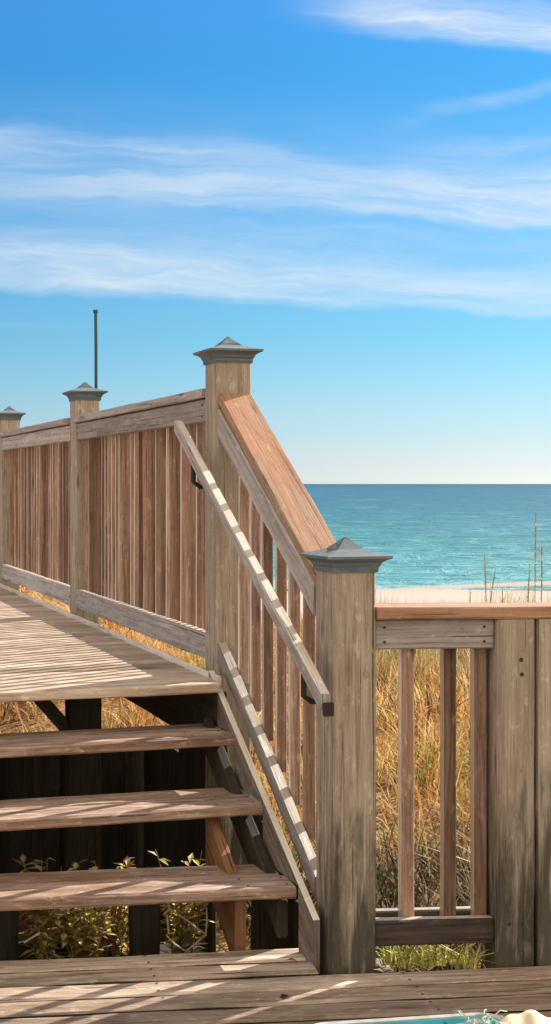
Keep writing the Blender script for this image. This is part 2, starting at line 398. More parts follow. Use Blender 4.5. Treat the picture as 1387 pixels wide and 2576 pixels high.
# ripples get longer with distance (log depth)
lg = t.nodes.new('ShaderNodeMath'); lg.operation = 'LOGARITHM'; t.links.new(sp.outputs['Y'], lg.inputs[0]); lg.inputs[1].default_value = 2.718
rd = t.nodes.new('ShaderNodeMath'); rd.operation = 'DIVIDE'; t.links.new(sp.outputs['X'], rd.inputs[0]); t.links.new(sp.outputs['Y'], rd.inputs[1])
cb = t.nodes.new('ShaderNodeCombineXYZ'); t.links.new(rd.outputs[0], cb.inputs[0]); t.links.new(lg.outputs[0], cb.inputs[1])
w1 = tnoise(t, uv, (.22, .55, 1), 6, .65, .8); w2 = tnoise(t, cb.outputs[0], (34, 20, 1), 5, .7, .7)
wv = t.nodes.new('ShaderNodeMath'); wv.operation = 'ADD'; t.links.new(w1, wv.inputs[0]); t.links.new(w2, wv.inputs[1])
col = mixc(t, tramp(t, wv.outputs[0], .95, 1.18, 0, .8), rp.outputs[0], (.02, .11, .15))
col = mixc(t, tramp(t, wv.outputs[0], .93, .74, 0, .55), col, (.15, .34, .40))
t.links.new(col, b.inputs['Base Color']); b.inputs['Roughness'].default_value = .55; b.inputs['IOR'].default_value = 1.33; b.inputs['Specular IOR Level'].default_value = .22
bp = t.nodes.new('ShaderNodeBump'); bp.inputs['Strength'].default_value = .9; bp.inputs['Distance'].default_value = .5
t.links.new(wv.outputs[0], bp.inputs['Height']); t.links.new(bp.outputs[0], b.inputs['Normal'])
tag(sea.build('sea_water', m), kind='structure')

XA, YA = 1.673, 3.756                   # post at the foot of the stairs
YB, YC, YD = 4.837, 7.217, 9.60         # posts along the boardwalk
PW = .14; DK = .738
# lower deck: boards laid almost across the view, turned a little against the stairs
AL = R(-7.6); ux, uy = math.cos(AL), math.sin(AL); vx, vy = -uy, ux
lo = MB(); o0 = Vector((.709, 4.095, 0)); BW = .095; gap = .019
k = 0
for i in range(31):
    off = -(i+.5)*(BW+gap)
    a = o0 + Vector((vx, vy, 0))*off
    s_, e_ = -2.2, 4.6
    cuts = [s_, random.uniform(-.9, -.3), random.uniform(1.7, 3.2), e_]
    if i < 2: cuts[2] = .952
    for q in range(3 if i > 1 else 2):
        lo.board(a+Vector((ux, uy, 0))*(cuts[q]+.003)+Vector((0, 0, -.019+random.uniform(-.0015, .0015))), a+Vector((ux, uy, 0))*(cuts[q+1]-.003)+Vector((0, 0, -.019)), BW, .036, (0, 0, 1), ch=.006, jit=.002, facemat=((-vx, -vy, 0), 2))
for x in (-2.1, -1.2, -.3, .45, 1.2, 2.0, 2.9, 3.8):
    a = o0+Vector((ux, uy, 0))*x
    lo.board(a+Vector((vx, vy, 0))*-.02+Vector((0, 0, -.125)), a+Vector((vx, vy, 0))*-3.4+Vector((0, 0, -.125)), .17, .038, (ux, uy, 0), tone=.2)
for i in range(31):
    off = -(i+.5)*(.095+.019)
    for x in ((-.3, .45, 1.2, 2.0, 2.9) if i > 1 else (-.3, .45)):
        for e in (-.028, .028): p = o0+Vector((ux, uy, 0))*(x+random.uniform(-.006, .006))+Vector((vx, vy, 0))*(off+e); lo.screw((p.x, p.y, -.0004), (0, 0, 1))
tag(lo.build('lower_deck', [M['low'], M['screw'], M['dark']]), kind='structure')

# upper boardwalk
XL = -.62
bw = empty('boardwalk', (.5, 7, 0)); bw['kind'] = 'structure'
BW = .137
up = MB(); y = 4.735; i = 0
while y < 15.5:
    sk = .012 if i == 0 else 0
    up.board((XL, y-sk, DK-.019), (1.628+random.uniform(-.006, .006), y, DK-.019+random.uniform(-.0015, .0015)), BW, .037, (0, 0, 1), ch=.005)
    y += BW+.006; i += 1
child(up, 'decking', M['deck'], bw, (.5, 7, 0))
ed = MB().board((1.637, 4.70, DK+.0015), (1.637, 15.4, DK+.0015), .016, .036, (0, 0, 1), ch=.003); child(ed, 'edge_trim', M['pale'], bw, (1.64, 9, .7))  # pale trim carries the sunlit deck edge in its colour
for x in (XA-.026, .55, XL+.03):
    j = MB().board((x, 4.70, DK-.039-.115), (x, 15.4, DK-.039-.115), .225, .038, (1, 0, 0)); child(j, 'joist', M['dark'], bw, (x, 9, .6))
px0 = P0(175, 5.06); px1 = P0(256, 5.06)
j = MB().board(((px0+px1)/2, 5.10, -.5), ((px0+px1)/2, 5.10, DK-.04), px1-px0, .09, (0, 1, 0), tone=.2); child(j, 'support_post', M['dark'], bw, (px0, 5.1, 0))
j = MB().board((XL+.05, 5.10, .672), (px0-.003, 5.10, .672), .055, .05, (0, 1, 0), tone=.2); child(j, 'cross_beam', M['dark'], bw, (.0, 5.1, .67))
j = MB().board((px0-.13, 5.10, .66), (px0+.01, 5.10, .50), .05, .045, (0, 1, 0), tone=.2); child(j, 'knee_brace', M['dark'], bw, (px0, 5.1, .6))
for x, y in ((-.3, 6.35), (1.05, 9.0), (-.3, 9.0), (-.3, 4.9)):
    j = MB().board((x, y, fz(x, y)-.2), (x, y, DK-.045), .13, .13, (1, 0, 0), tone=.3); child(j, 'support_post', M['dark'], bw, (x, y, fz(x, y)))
# plank skirting under the boardwalk
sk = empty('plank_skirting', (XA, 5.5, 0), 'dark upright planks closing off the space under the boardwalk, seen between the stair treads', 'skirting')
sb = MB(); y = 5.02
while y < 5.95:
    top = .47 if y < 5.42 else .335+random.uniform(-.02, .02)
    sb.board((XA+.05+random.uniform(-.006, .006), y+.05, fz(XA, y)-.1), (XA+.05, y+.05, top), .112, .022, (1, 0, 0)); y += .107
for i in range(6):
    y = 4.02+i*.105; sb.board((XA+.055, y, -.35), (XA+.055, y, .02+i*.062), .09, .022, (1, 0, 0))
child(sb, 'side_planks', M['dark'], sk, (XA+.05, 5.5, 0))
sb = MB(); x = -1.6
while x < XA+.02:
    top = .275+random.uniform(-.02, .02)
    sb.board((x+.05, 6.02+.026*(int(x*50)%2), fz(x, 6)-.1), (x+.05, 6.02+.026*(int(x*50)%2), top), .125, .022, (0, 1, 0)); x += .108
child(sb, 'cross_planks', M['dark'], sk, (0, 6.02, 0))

# ------------------------------------------------------------------ railings
def post(par, x, y, zb, zt, m=None, w=PW, cap=True, tone=None, name='post'):
    p = MB(); p.board((x+w/2, y+w/2, zb), (x+w/2, y+w/2, zt), w, w, (0, 1, 0), ch=.006, jit=.001, tone=tone, seg=.2)
    o = child(p, name, m or M['post'], par, (x+w/2, y+w/2, zb))
    if cap:
        h = w/2
        c = MB().lathe4(x+h, y+h, [(h+.004, zt-.012), (h+.006, zt+.004), (h+.010, zt+.010), (h+.013, zt+.018), (h+.024, zt+.026), (h+.036, zt+.031), (h+.037, zt+.039),
                                    (h*.62, zt+.058), (h*.25, zt+.080), (.003, zt+.094)], random.uniform(.3, .6))
        child(c, 'post_cap', M['cap'], o, (x+h, y+h, zt))
    return o
br = empty('boardwalk_railing', (XA+.07, YB, DK), 'weathered wooden railing of close upright balusters along the raised boardwalk, with three capped posts', 'railing')
for yp in (YB, YC, YD, YD+2.4):
    post(br, XA, yp, -.02 if yp == YB else .1, 1.945, tone=.55)
def bal(par, x, y, z0, z1, w=.046, pale=True, rot=0, left=(-1, 0, 0), t=.024):
    p = MB(); lean = random.uniform(-.003, .003)
    n = Vector((math.cos(rot), math.sin(rot), 0))
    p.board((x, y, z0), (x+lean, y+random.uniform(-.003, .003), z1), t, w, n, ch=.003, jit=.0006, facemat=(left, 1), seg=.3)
    return child(p, 'baluster', [M['baluster'], M['pale'] if pale else M['baluster']], par, (x, y, z0))  # paler left face carries brightness the sun does not give there
for y0, y1 in ((YB+PW, YC), (YC+PW, YD), (YD+PW, YD+2.4)):
    j = MB().board((XA+.022, y0, 1.7575), (XA+.022, y1, 1.7575), .088, .037, (1, 0, 0))
    for y in (y0+.04, y1-.04):
        for z in (1.735, 1.782): j.screw((XA+.0032, y, z), (-1, 0, 0), .006)
    child(j, 'top_rail', [M['rail'], M['screw']], br, (XA+.02, y0, 1.76))
    j = MB().board((XA+.055, y0, 1.825), (XA+.055, y1, 1.825), .134, .036, (0, 0, 1)); child(j, 'cap_rail', M['rail'], br, (XA+.05, y0, 1.82))
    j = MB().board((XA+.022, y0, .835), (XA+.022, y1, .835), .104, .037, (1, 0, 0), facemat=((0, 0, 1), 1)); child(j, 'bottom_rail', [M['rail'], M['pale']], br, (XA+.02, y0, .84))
    n = int(round((y1-y0)/.0725)); st_ = (y1-y0)/n
    for i in range(n): bal(br, XA+.064+random.uniform(-.002, .002), y0+(i+.5)*st_+random.uniform(-.005, .005), .79, 1.803, w=.030, pale=random.random() < .45, t=.018)
# stairs
ws = empty('wooden_stairs', (1.0, 4.4, 0), 'open wooden stairs with three weathered treads leading up from the lower deck to the boardwalk', 'stairs')
XT = 1.628
def tread(yr, yl, z, dep, tone):
    # two boards per tread, front right corner (XT, yr); the left end lies at yl
    x0 = -.35; yl2 = yr + (yl-yr)*(XT-x0)/(XT-.74)
    w = (dep-.008)/2; t_ = MB()
    for q in (0, 1):
        o = w*(q+.5)+q*.008
        t_.board((x0, yl2+o, z-.019), (XT, yr+o, z-.019), w, .037, (0, 0, 1), ch=.006, tone=tone+random.uniform(-.1, .1))
    for x in (.60, 1.475, XT-.022):
        for q in (0, 1):
            for e in (-.035, .035):
                yy = yr+(yl2-yr)*(XT-x)/(XT-x0)+w*(q+.5)+q*.008+e; t_.screw((x+random.uniform(-.004, .004), yy, z-.0002), (0, 0, 1))
    child(t_, 'tread', [M['tread'], M['screw']], ws, (.6, yr, z))
tread(3.925, 4.02, .205, .27, .5)
tread(4.235, 4.225, .393, .275, .55)
tread(4.515, 4.50, .572, .27, .45)
SL = .622
def slope_board(x, ya, za, yb, zb, w, t_, drop, name, m, tone=None, mats=None, facemat=None):
    """board whose upper edge runs from (ya, za) to (yb, zb); drop = half width below"""
    dx = Vector((0, yb-ya, zb-za)).normalized(); nn = Vector((0, -dx.z, dx.y))
    if nn.z > 0: nn = -nn
    a, b = Vector((x, ya, za))+nn*w/2, Vector((x, yb, zb))+nn*w/2
    q = MB().board(a, b, w, t_, (1, 0, 0), tone=tone, cut=(0, 1, 0), facemat=facemat); return q
k0, k1 = onX(798, 2322, 1.638), onX(570, 1780, 1.638); ks = (k1.z-k0.z)/(k1.y-k0.y)
SZ = lambda y: k0.z+ks*(y-k0.y)
prof = [(3.81, SZ(3.81)), (3.81, -.03), (3.925, -.03), (3.925, .207), (4.235, .207), (4.235, .395), (4.515, .395), (4.515, .574), (4.78, .574), (4.80, SZ(4.80))]
q = MB(); q.v = [(XT+.001, y, z) for y, z in prof]+[(XT+.023, y, z) for y, z in prof]; n_ = len(prof)
for i in range(n_):
    i2 = (i+1) % n_; L_ = math.hypot(prof[i2][0]-prof[i][0], prof[i2][1]-prof[i][1])
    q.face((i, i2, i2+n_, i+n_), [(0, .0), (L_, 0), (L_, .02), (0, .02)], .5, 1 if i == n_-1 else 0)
for b_, rv in ((0, False), (n_, True)):
    # quads between each riser face and the sloping edge
    cols = [3.81, 3.925, 4.235, 4.515, 4.80]; lows = [-.03, .207, .395, .574]
    for k in range(4):
        ya, yb = cols[k], cols[k+1]; base = len(q.v); X_ = XT+.001 if not rv else XT+.023
        for y, z in ((ya, lows[k]), (yb, lows[k]), (yb, SZ(yb)), (ya, SZ(ya))): q.v.append((X_, y, z))
        ids = [base, base+1, base+2, base+3]; uvs = [(y*.85+z*.53+7, z*.85-y*.53+9) for y, z in ((ya, lows[k]), (yb, lows[k]), (yb, SZ(yb)), (ya, SZ(ya)))]
        q.face(ids if not rv else ids[::-1], uvs if not rv else uvs[::-1], .5)
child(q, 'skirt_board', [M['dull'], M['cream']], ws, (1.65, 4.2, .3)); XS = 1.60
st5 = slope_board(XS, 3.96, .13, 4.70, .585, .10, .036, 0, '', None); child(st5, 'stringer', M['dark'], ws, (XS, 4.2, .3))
for pxa, pxb in ((-10, 48), (332, 404)):  # the second is a dark strip put into the dark gap
    xa, xb = P0(pxa, 4.34), P0(pxb, 4.34); q = MB().board(((xa+xb)/2, 4.36, -.45), ((xa+xb)/2, 4.36, .165), xb-xa, .04, (0, 1, 0), tone=.4); child(q, 'dark_upright', M['dark'], ws, (xa, 4.36, 0))
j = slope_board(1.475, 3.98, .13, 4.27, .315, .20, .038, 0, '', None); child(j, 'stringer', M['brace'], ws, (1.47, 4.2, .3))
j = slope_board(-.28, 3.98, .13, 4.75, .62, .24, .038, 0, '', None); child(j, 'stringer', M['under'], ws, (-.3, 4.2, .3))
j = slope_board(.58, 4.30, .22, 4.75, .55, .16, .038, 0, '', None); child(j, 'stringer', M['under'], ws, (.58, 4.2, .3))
# guard of the stairs
sr = empty('stair_railing', (XA, YA, 0), 'sloping stair guard with broad orange-brown cap running down to its square post', 'railing')
post(sr, XA, YA, -.05, 1.212, tone=.5)
CAPA, CAPB = (YA+PW-.03, 1.175), (YB, 1.815)
dxy = Vector((0, CAPB[0]-CAPA[0], CAPB[1]-CAPA[1])).normalized(); upn = Vector((0, -dxy.z, dxy.y))
cp = MB().board(Vector((XA+.075, CAPA[0]+.03, CAPA[1]))-upn*.018, Vector((XA+.075, CAPB[0], CAPB[1]))-upn*.018, .135, .036, upn, ch=.004, cut=(0, 1, 0), tone=.55)
child(cp, 'cap_rail', M['orange'], sr, (XA+.07, CAPA[0], CAPA[1]))
j = slope_board(XA+.022, YA+PW, CAPA[1]-.032, YB, CAPB[1]-.060, .088, .036, 0, '', None); child(j, 'top_rail', M['rail'], sr, (XA+.02, YA, 1.1))
g0, g1 = onX(796, 2214, XA+.006), onX(559, 1642, XA+.006); gs = (g1.z-g0.z)/(g1.y-g0.y)
BZ = lambda y: g0.z+gs*(y-g0.y)
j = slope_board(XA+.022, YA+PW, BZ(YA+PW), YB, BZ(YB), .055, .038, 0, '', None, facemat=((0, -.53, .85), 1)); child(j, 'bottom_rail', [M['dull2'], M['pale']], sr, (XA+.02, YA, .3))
yy = YA+PW+.075
while yy < YB-.03:
    f = (yy-YA-PW)/(YB-YA-PW)
    bal(sr, XA+.064, yy, BZ(yy)-.055, 1.11+f*.61, w=.037, pale=random.random() < .85, t=.023); yy += .124
# grab rail
hr = empty('handrail', (XA-.07, 4.3, 1.2), 'slim grab rail sloping beside the stair balusters, its sunlit top banded by shadow', 'handrail')
HX = 1.600
a, b_ = onX(452, 1062, HX), onX(822, 1752, HX)
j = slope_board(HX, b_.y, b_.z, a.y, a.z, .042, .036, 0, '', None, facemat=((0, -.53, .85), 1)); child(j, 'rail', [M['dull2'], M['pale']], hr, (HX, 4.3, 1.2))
def bracket(y, z):
    q = MB().tube([(HX+.0, y, z-.045), (HX+.0, y, z-.13), (HX+.03, y+.01, z-.15), (XA+.02, y+.01, z-.15)], .009, 8)
    q.tube([(XA-.012, y+.01, z-.15), (XA+.004, y+.01, z-.15)], .026, 12)
    child(q, 'bracket', M['black'], hr, (XA, y, z-.15))
sl = (a.z-b_.z)/(a.y-b_.y)
for y in (YB+.06, YA+.06): bracket(y, b_.z+sl*(y-b_.y))
e_ = MB().board((HX+.004, b_.y-.008, b_.z-.038), (HX+.004, b_.y-.001, b_.z-.038), .032, .040, (0, 0, 1), ch=.002, jit=0); child(e_, 'end_plate', M['black'], hr, (HX, b_.y, b_.z))

# right hand railing of the lower deck
BT = R(-9.5); fu = Vector((math.cos(BT), math.sin(BT), 0)); fv = Vector((-fu.y, fu.x, 0)); O = Vector((XA+PW+.001, YA+.012, 0))
def FP(u, v, z): return O+fu*u+fv*v+Vector((0, 0, z))
dr = empty('deck_railing', tuple(O), 'level wooden railing with orange-tinted flat cap on the right of the lower deck', 'railing')
def uof(px, v=0.):
    """distance along the railing at which it is seen at picture column px"""
    r = (px-CX)/F; a, b = r*c0+s0, -r*s0+c0     # ray direction
    ox, oy = O.x+fv.x*v, O.y+fv.y*v
    det = fu.x*(-b) - fu.y*(-a)
    return ((-ox)*(-b) - (-oy)*(-a))/det
UP1, UP2 = uof(1252, -.02), uof(1356, -.03)
j = MB().board(FP(0, .055, 1.075), FP(3.4, .055, 1.075), .165, .036, (0, 0, 1), ch=.005, tone=.6); child(j, 'cap_rail', M['orange'], dr, FP(0, 0, 1.07))
fu1 = UP1-.004
j = MB().board(FP(.004, .02, 1.008), FP(fu1, .02, 1.008), .09, .036, fv)
for u in (.03, fu1-.03):
    for z in (.985, 1.03): j.screw(FP(u, .0015, z), -fv, .0045)
child(j, 'top_rail', [M['rail'], M['screw']], dr, FP(0, 0, 1))
j = MB().board(FP(.004, .02, .092), FP(fu1, .02, .092), .078, .036, fv, facemat=((0, 0, 1), 1), tone=.1); child(j, 'bottom_rail', [M['darkr'], M['pale']], dr, FP(0, 0, .09))
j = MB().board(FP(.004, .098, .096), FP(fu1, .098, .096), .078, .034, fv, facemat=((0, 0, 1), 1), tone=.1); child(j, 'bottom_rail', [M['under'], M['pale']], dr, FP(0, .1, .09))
for px in (1022, 1127, 1204):
    u = uof(px, .06); p = FP(u, .06, 0); bal(dr, p.x, p.y, .06, 1.052, .040, True, BT, tuple(-fu), .040)
def rpost(u, v, w, tone, z1=1.054):
    p = MB(); c = FP(u+w/2, v+w/2, 0); p.board((c.x, c.y, -.05), (c.x, c.y, z1), w, w, fv, ch=.006, tone=tone)
    for uu, z in ((w*.62, .93), (w*.64, .885), (w*.3, .12), (w*.66, .12)): p.screw(FP(u+uu, v-.0012, z), -fv, .007)
    return child(p, 'post', [M['post'], M['screw']], dr, (c.x, c.y, 0))
rpost(UP1, -.022, .118, .35); rpost(UP2, -.034, .14, .75); rpost(UP2+1.5, -.03, .14, .5); rpost(3.3, -.03, .14, .5)
for u0, u1 in ((UP2+.146, UP2+1.496), (UP2+1.646, 3.296)):
    for z, w_ in ((1.008, .09), (.092, .078)):
        j = MB().board(FP(u0, .02, z), FP(u1, .02, z), w_, .036, fv); child(j, 'top_rail' if z > .5 else 'bottom_rail', M['rail'], dr, FP(u0, 0, z))
    n = int((u1-u0)/.075)
    for i in range(n):
        p = FP(u0+(i+.5)*(u1-u0)/n, .06, 0); bal(dr, p.x, p.y, .06, 1.052, .040, True, BT, tuple(-fu), .040)

# slim mast behind the middle boardwalk post
p = onX(242, 965, XA+.14); py_ = YC+PW+.022
r_ = (242-CX)/F; a_, b2 = r_*c0+s0, -r_*s0+c0; px_ = a_*py_/b2; dd_ = py_/b2
pm = empty('slim_mast', (px_, py_, 1.2), 'slim dark metal pole rising above the middle capped post of the boardwalk', 'pole')
zt = H+(HY-786)/F*dd_
child(MB().tube([(px_, py_, 1.2), (px_, py_, zt-.2), (px_-.002, py_, zt)], .0095, 10), 'pole', M['metal'], pm, (px_, py_, 1.2))
child(MB().tube([(px_-.002, py_, zt-.004), (px_-.002, py_, zt+.014)], .015, 10), 'pole_tip', M['metal'], pm, (px_, py_, zt))

# ------------------------------------------------------------------ teal table and cloth at the bottom edge
TZ = .43
A_ = gp(745, 2577, TZ); B_ = gp(1262, 2544, TZ)
tu = (B_-A_).normalized(); tv = Vector((tu.y, -tu.x, 0)); LT = (B_-A_).length; WT = .46; rc = .06
def outline(ins, n=8):
    pts = []
    for cx_, cy_, a0 in ((rc, rc, 180), (LT-rc, rc, 270), (LT-rc, WT-rc, 0), (rc, WT-rc, 90)):
        for i in range(n+1):
            a = R(a0+90*i/n); rr_ = rc-ins
            pts.append((cx_+math.cos(a)*rr_, cy_+math.sin(a)*rr_))
    return pts
def slab(prof, name, m, par):
    q = MB(); rings = []
    for ins, z in prof:
        b = len(q.v); pts = outline(ins)
        for x, y in pts: q.v.append(tuple(A_+tu*x+tv*y+Vector((0, 0, z))))
        rings.append((b, len(pts)))
    for (b0, n), (b1, _) in zip(rings, rings[1:]):
        for i in range(n):
            i2 = (i+1) % n; q.face((b0+i, b0+i2, b1+i2, b1+i), [(0, 0)]*4)
    for (b, n) in (rings[0], rings[-1]): q.face([b+i for i in range(n)], [(0, 0)]*n)
    return child(q, name, m, par, A_)
tb = empty('patio_table', tuple(Vector((A_.x, A_.y, 0))), 'teal table top with pale grey rim at the bottom of the picture', 'table')
slab([(.0, -.034), (-.004, -.028), (-.005, -.010), (-.001, 0), (.006, .003), (.012, .0), (.013, -.004)], 'rim', M['rim'], tb)
slab([(.016, -.030), (.016, -.0015), (.02, -.001)], 'table_top', M['teal'], tb)
for x, y in ((.05, .05), (LT-.05, .05), (LT-.05, WT-.05), (.05, WT-.05)):
    p = A_+tu*x+tv*y; child(MB().tube([(p.x, p.y, .001), (p.x, p.y, TZ-.03)], .014, 10), 'leg', M['rim'], tb, (p.x, p.y, 0))
q = MB(); c = gp(1330, 2566, TZ+.01); nu, nv = 26, 14; cu, cv = tu, tv
for j_ in range(nv):
    for i in range(nu):
        x = (i/(nu-1)-.5)*.16; y = (j_/(nv-1))*.14-.03
        z = .020*max(0., 1-abs(x-.012-.1*y)/.05)**.8*math.exp(-(y/.07)**2)+.0035*math.sin(x*120+y*50)+.006
        q.v.append(tuple(c+cu*x+cv*y+Vector((0, 0, z-.016))))
for j_ in range(nv-1):
    for i in range(nu-1): a = j_*nu+i; q.face((a, a+1, a+nu+1, a+nu), [(0, 0)]*4)
ct = empty('crumpled_towel', tuple(c), 'crumpled cream towel with pale green fringe at the right end of the teal table', 'towel')
cl_o = child(q, 'cloth', M['cloth'], ct, c); cl_o.data.polygons.foreach_set('use_smooth', [True]*len(cl_o.data.polygons))
q = MB()
for i in range(45):
    p = c+cu*random.uniform(-.125, -.055)+cv*random.uniform(-.03, .05)+Vector((0, 0, .004))
    d_ = cu*random.uniform(-1, 1)+cv*random.uniform(-.8, .6)
    q.tube([p, p+d_*.015+Vector((0, 0, .006)), p+d_*.034], .0016, 4)
child(q, 'fringe', M['fringe'], ct, c)
# small table top support under the towel: the teal table reaches that far
# ------------------------------------------------------------------ plants
OR = [(.56, .30, .10), (.62, .38, .15), (.46, .22, .06), (.68, .50, .26), (.36, .17, .06), (.62, .40, .17)]
GR = [(.20, .22, .05), (.28, .28, .07), (.12, .16, .04), (.36, .34, .10)]
BR = [(.20, .10, .05), (.14, .08, .045), (.30, .17, .09), (.42, .34, .24)]
DG = [(.045, .055, .022), (.08, .095, .03), (.03, .035, .02), (.14, .15, .05)]
YG = [(.46, .38, .10), (.36, .32, .08), (.54, .42, .14), (.22, .24, .06)]
BR[:] = [(.12, .065, .035), (.07, .042, .028), (.20, .11, .06), (.34, .25, .17)]
def vary(c): k = random.uniform(.7, 1.25); return tuple(min(.9, x*k) for x in c)
def blocked(p):      # keep plants out of the boardwalk and decks
    x, y = p.x, p.y
    if XL-.1 < x < XA+.22 and 4.6 < y < 6.3: return True
    q = p-O
    return q.dot(fv) < .20 and x > XA-.1 or (x <= XA-.1 and y < 4.35)
dg = MB()
clumps = []
for i in range(1750):
    d = 4.0+12.5*random.random()**1.15; r = random.uniform(-1.2-.25*d, 1.9+.28*d)
    clumps.append((r, d))
for r, d in clumps:
    p = fwd(r, d, gz(r, d))
    if blocked(p): continue
    near = d < 6.6
    if near: pal = DG if random.random() < .45 else (BR if random.random() < .75 else OR)
    elif d < 8.4: pal = YG if random.random() < .5 else OR
    else: pal = YG if random.random() < .12 else (BR if random.random() < .12 else OR)
    nb = int(26 if d < 8 else 20); hh = random.uniform(.22, .48)*(1.1 if near else .85)
    if (p-O).dot(fv) < .75 and p.x > XA: hh *= .6
    if XL-.2 < p.x < XA+.3: hh *= .75
    if d > 11.5: hh *= .8
    if r > .15*d: hh *= 1.0
    for k in range(nb):
        q = (p.x+random.gauss(0, .07), p.y+random.gauss(0, .07), p.z-.02)
        if blocked(Vector((*q[:2], 0))): continue
        dg.blade(q, random.uniform(0, 6.28), hh*random.uniform(.5, 1.15), random.uniform(.006, .013)*(1+d*.05), random.uniform(.15, 1.1), vary(random.choice(pal)))
# thin litter of short broken stems between the clumps
for i in range(8000):
    d = 4.0+12*random.random()**1.2; r = random.uniform(-1.2-.25*d, 1.9+.28*d); p = fwd(r, d, gz(r, d))
    if blocked(p): continue
    dg.blade(tuple(p), random.uniform(0, 6.28), random.uniform(.06, .2), .012, random.uniform(.6, 1.8), vary(random.choice(OR+BR[2:] if d > 6.8 else BR+DG)), 2)
tag(dg.build('dune_grass', M['leaf']), kind='stuff', label='dense dry orange and yellow-green dune grass behind the railings', cat='grass')
# dead twigs low behind the deck railing
for i in range(5):
    r = .80+i*.115+random.uniform(-.02, .02); d = 4.75+random.uniform(0, .5); p = fwd(r, d, gz(r, d)); q = MB()
    col = random.choice([(.32, .22, .14), (.50, .42, .32), (.22, .13, .08)])
    for k in range(5):
        pts = [p+Vector((0, 0, -.02))]; dv = Vector((random.uniform(-.7, .7), random.uniform(-.4, .4), random.uniform(.4, 1))).normalized()
        for s_ in range(5):
            pts.append(pts[-1]+dv*.105); dv = (dv+Vector((random.uniform(-.35, .35), random.uniform(-.3, .3), random.uniform(-.3, .2)))).normalized()
        q.tube(pts, [.006, .005, .0045, .004, .003, .002], 5, vary(col))
        if k % 2: q.tube([pts[2], pts[2]+Vector((random.uniform(-.1, .1), .02, .08)), pts[2]+Vector((random.uniform(-.16, .16), .02, .13))], [.004, .003, .002], 4, col)
    o = q.build('dead_branch', M['leaf'], None, p)
    tag(o, ['bare brown twigs low behind the deck railing, nearest the square post', 'bare twigs showing left of the first slim baluster of the deck railing', 'tangled bare twigs behind the middle opening of the deck railing',
            'bare twigs between the second and third baluster of the deck railing', 'bare twigs by the broad post of the deck railing'][i], 'twigs', 'bare twigs behind the deck railing')
def shrub(p, h, spread, n, pal, label, name='leafy_weed', group=None, leafl=.05):
    root = empty(name, tuple(p), label, 'plant', group); st_ = MB(); lf = MB()
    for k in range(n):
        ang = random.uniform(0, 6.28); ln = h*random.uniform(.6, 1.05)
        pts = [Vector(p)+Vector((random.gauss(0, .02), random.gauss(0, .02), -.02))]
        for s_ in range(1, 5):
            f = s_/4; pts.append(pts[0]+Vector((math.cos(ang)*spread*f**1.3, math.sin(ang)*spread*f**1.3, ln*f)))
        st_.tube(pts, [.004, .0035, .003, .002, .0015], 5, (.35, .26, .12))
        for s_ in range(1, 5):
            for z_ in range(5):
                a = random.uniform(0, 6.28); dv = Vector((math.cos(a), math.sin(a), random.uniform(-.3, .7)))
                lf.leaf(pts[s_]-(pts[s_]-pts[s_-1])*random.random(), dv, leafl*random.uniform(.6, 1.4), leafl*.42, (0, 0, 1), vary(random.choice(pal)))
    child(st_, 'stem', M['leaf'], root, p); child(lf, 'foliage', M['leaf'], root, p)
LP = [(.75, .70, .16), (.88, .78, .50), (.40, .15, .12), (.55, .55, .14), (.80, .66, .45), (.30, .28, .09)]
# seen through the lowest opening of the stairs
for px, dY, h, sp_, n, lab in ((120, 4.46, .30, .10, 11, 'mixed leafy weeds under the stairs at the left end of the lowest opening'),
                               (215, 4.42, .27, .10, 13, 'yellow-green and reddish weed in the middle of the lowest opening under the stairs'),
                               (300, 4.50, .28, .08, 9, 'thin pale weed beside the dark gap under the lowest stair tread'),
                               (468, 4.48, .30, .09, 10, 'olive weed behind the bent pale reeds under the lowest tread')):
    r = (px-CX)/F; X_ = (r*c0+s0)*dY/(-r*s0+c0); p = Vector((X_, dY, fz(X_, dY)+.12))
    p.z = -.16
    shrub(p, h+.05, sp_, n*2, LP, lab, group='weeds under the stairs', leafl=.052)
# mound of sand that carries them is part of the dune: low bank
bank = MB(); nx, ny = 22, 9
for j_ in range(ny):
    for i in range(nx):
        x = .2+i*.062; y = 4.2+j_*.09; z = -.16+.03*math.sin(x*7+y*3)-.45*(abs(j_-4)/4)**2.5*.6-random.uniform(0, .01)
        bank.v.append((x, y, z))
for j_ in range(ny-1):
    for i in range(nx-1): a = j_*nx+i; bank.face((a, a+1, a+nx+1, a+nx), [(0, 0), (0, .1), (.1, .1), (.1, 0)])
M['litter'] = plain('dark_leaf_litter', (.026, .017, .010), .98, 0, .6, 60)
tag(bank.build('litter_bank', M['litter']), kind='structure')
# bent pale reeds making a diamond under the lowest tread
def P3(px, py, Y): r = (px-CX)/F; b = -r*s0+c0; d = Y/b; return Vector(((r*c0+s0)*d, Y, H-(py-HY)/F*d))
q = MB(); Yr = 4.22
for poly in ([(428, 2288), (470, 2315), (516, 2350), (500, 2368), (468, 2394), (440, 2376), (418, 2352), (440, 2346)],
             [(505, 2290), (520, 2284), (521, 2318), (518, 2350)], [(412, 2300), (430, 2286)], [(490, 2375), (520, 2352)], [(545, 2372), (575, 2398)], [(60, 2372), (100, 2348)], [(425, 2350), (420, 2300)]):
    q.tube([P3(x, y, Yr+random.uniform(-.01, .01)) for x, y in poly], .0032, 5, (.66, .60, .46))
o = q.build('bent_reeds', M['leaf'], None, P3(470, 2394, Yr)); tag(o, 'pale bent dry reeds crossing in a diamond under the lowest stair tread', 'reeds')
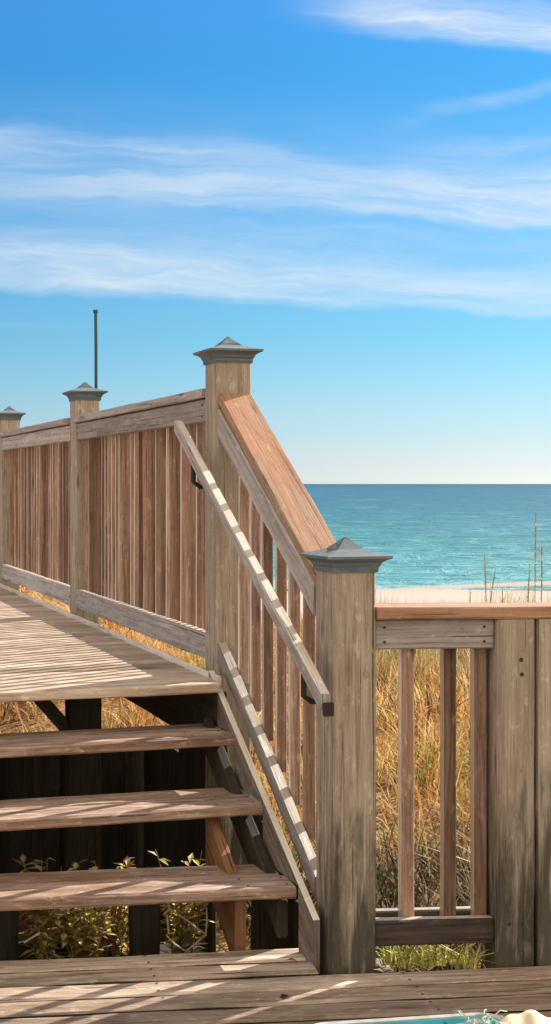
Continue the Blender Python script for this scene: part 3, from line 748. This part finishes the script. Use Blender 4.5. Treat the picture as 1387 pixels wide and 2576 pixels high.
# grass pushing up under the deck railing
for i, px in enumerate((975, 1015, 1060, 1100, 1140, 1172)):
    u = uof(px, .05); p = FP(u, .05+random.uniform(-.02, .03), -.03); q = MB()
    for k in range(26):
        q.blade((p.x+random.gauss(0, .024), p.y+random.gauss(0, .012), p.z), random.uniform(0, 6.28), random.uniform(.06, .125), .008, random.uniform(.3, 1.5), vary(random.choice([(.62, .58, .16), (.75, .70, .36), (.35, .40, .10)])))
    o = q.build('grass_tuft', M['leaf'], None, p)
    tag(o, ['yellow-green grass tuft under the deck railing, right against the tall square post', 'grass tuft under the bottom rail, below the first slim baluster', 'grass tuft under the bottom rail between first and second baluster',
            'yellowish grass tuft under the bottom rail, just left of the second baluster', 'grass tuft under the bottom rail, just right of the second baluster', 'grass tuft under the bottom rail nearest the broad post'][i], 'grass tuft', 'grass tufts under the deck railing')
# sea oats standing above the cap rail against the sea
so = [(1228, 1395, 9.5, 'tall seed stalk standing alone against the sea above the deck railing'), (1262, 1478, 10.5, 'short dry stalk above the cap rail, right of the lone tall stalk'),
      (1182, 1483, 10.2, 'short bent stalk on the sand strip, left of the lone tall stalk'), (1345, 1290, 8.2, 'tallest feathery sea oat near the right edge, against the sea'),
      (1362, 1360, 8.6, 'feathery sea oat at the far right edge of the picture'), (1322, 1420, 9.0, 'shorter sea oat left of the tallest feathery one'), (1215, 1430, 9.9, 'thin low stalk just left of the lone tall stalk')]
for px, py, d, lab in so:
    r = (px-CX)/F*d; zt = H-(py-HY)/F*d; p = fwd(r, d, gz(r, d)); q = MB(); hh = zt-p.z
    lean = random.uniform(-.12, .12); hd = MB()
    pts = [p+Vector((lean*f*f, 0, hh*f)) for f in (0, .3, .6, .85, 1)]
    root = empty('sea_oat', tuple(p), lab, 'plant', 'sea oats above the deck railing')
    q.tube(pts, [.003, .0026, .0022, .0018, .001], 5, (.50, .46, .30))
    for k in range(12): q.blade(tuple(p), random.uniform(0, 6.28), hh*random.uniform(.3, .95), .006, random.uniform(.1, .7), vary((.50, .46, .30)))
    hd.tube([pts[0]+(pts[-1]-pts[0])*f+Vector((lean*(f*f-f), 0, 0)) for f in (.70, .78, .86, .93, 1)], [.002, .004, .0045, .004, .002], 5, (.42, .39, .26))
    for k in range(26 if py < 1400 else 12):
        f = random.uniform(.72, .98); c_ = pts[0]+(pts[-1]-pts[0])*f+Vector((lean*(f*f-f), 0, 0)); a = random.uniform(0, 6.28)
        hd.leaf(c_, (math.cos(a), math.sin(a), .9), .035, .010, (0, 0, 1), vary((.46, .43, .30)))
    child(q, 'stem', M['leaf'], root, p); child(hd, 'seed_head', M['leaf'], root, p)
# crest grass against the bright sand
cg = MB()
for i in range(2600):
    d = random.uniform(11.5, 15); r = (random.uniform(900, 1420)-CX)/F*d; p = fwd(r, d, gz(r, d))
    cl_ = .5+.5*math.sin(r*3.1)+.3*math.sin(r*9)
    cg.blade(tuple(p), random.uniform(0, 6.28), random.uniform(.20, .36)*(1+.95*max(0, cl_-.2)*random.random()), .008, random.uniform(.05, .5), vary(random.choice([(.42, .30, .14), (.30, .24, .11), (.26, .26, .09), (.5, .4, .22)])))
tag(cg.build('crest_grass', M['leaf']), kind='stuff', label='thin dry grass along the dune crest in front of the pale beach', cat='grass')
# fallen leaves on the lower deck by the post
for i, (px, py, lab) in enumerate(((968, 2447, 'pale curled leaf on the deck at the foot of the tall square post'), (990, 2441, 'small whitish leaf on the deck beside the curled one'), (748, 2418, 'small reddish leaf on the deck near the foot of the stairs'), (705, 2512, 'dark little leaf on the deck in front of the stairs'))):
    p = gp(px, py, .004); q = MB(); q.leaf(p, (random.uniform(-1, 1), .3, .15), .035, .022, (0, 0, 1), [(.75, .72, .66), (.7, .68, .6), (.35, .10, .07), (.05, .03, .03)][i])
    tag(q.build('fallen_leaf', M['leaf'], None, p), lab, 'leaf')
for o in list(bpy.data.objects):
    if 'org' in o: del o['org']
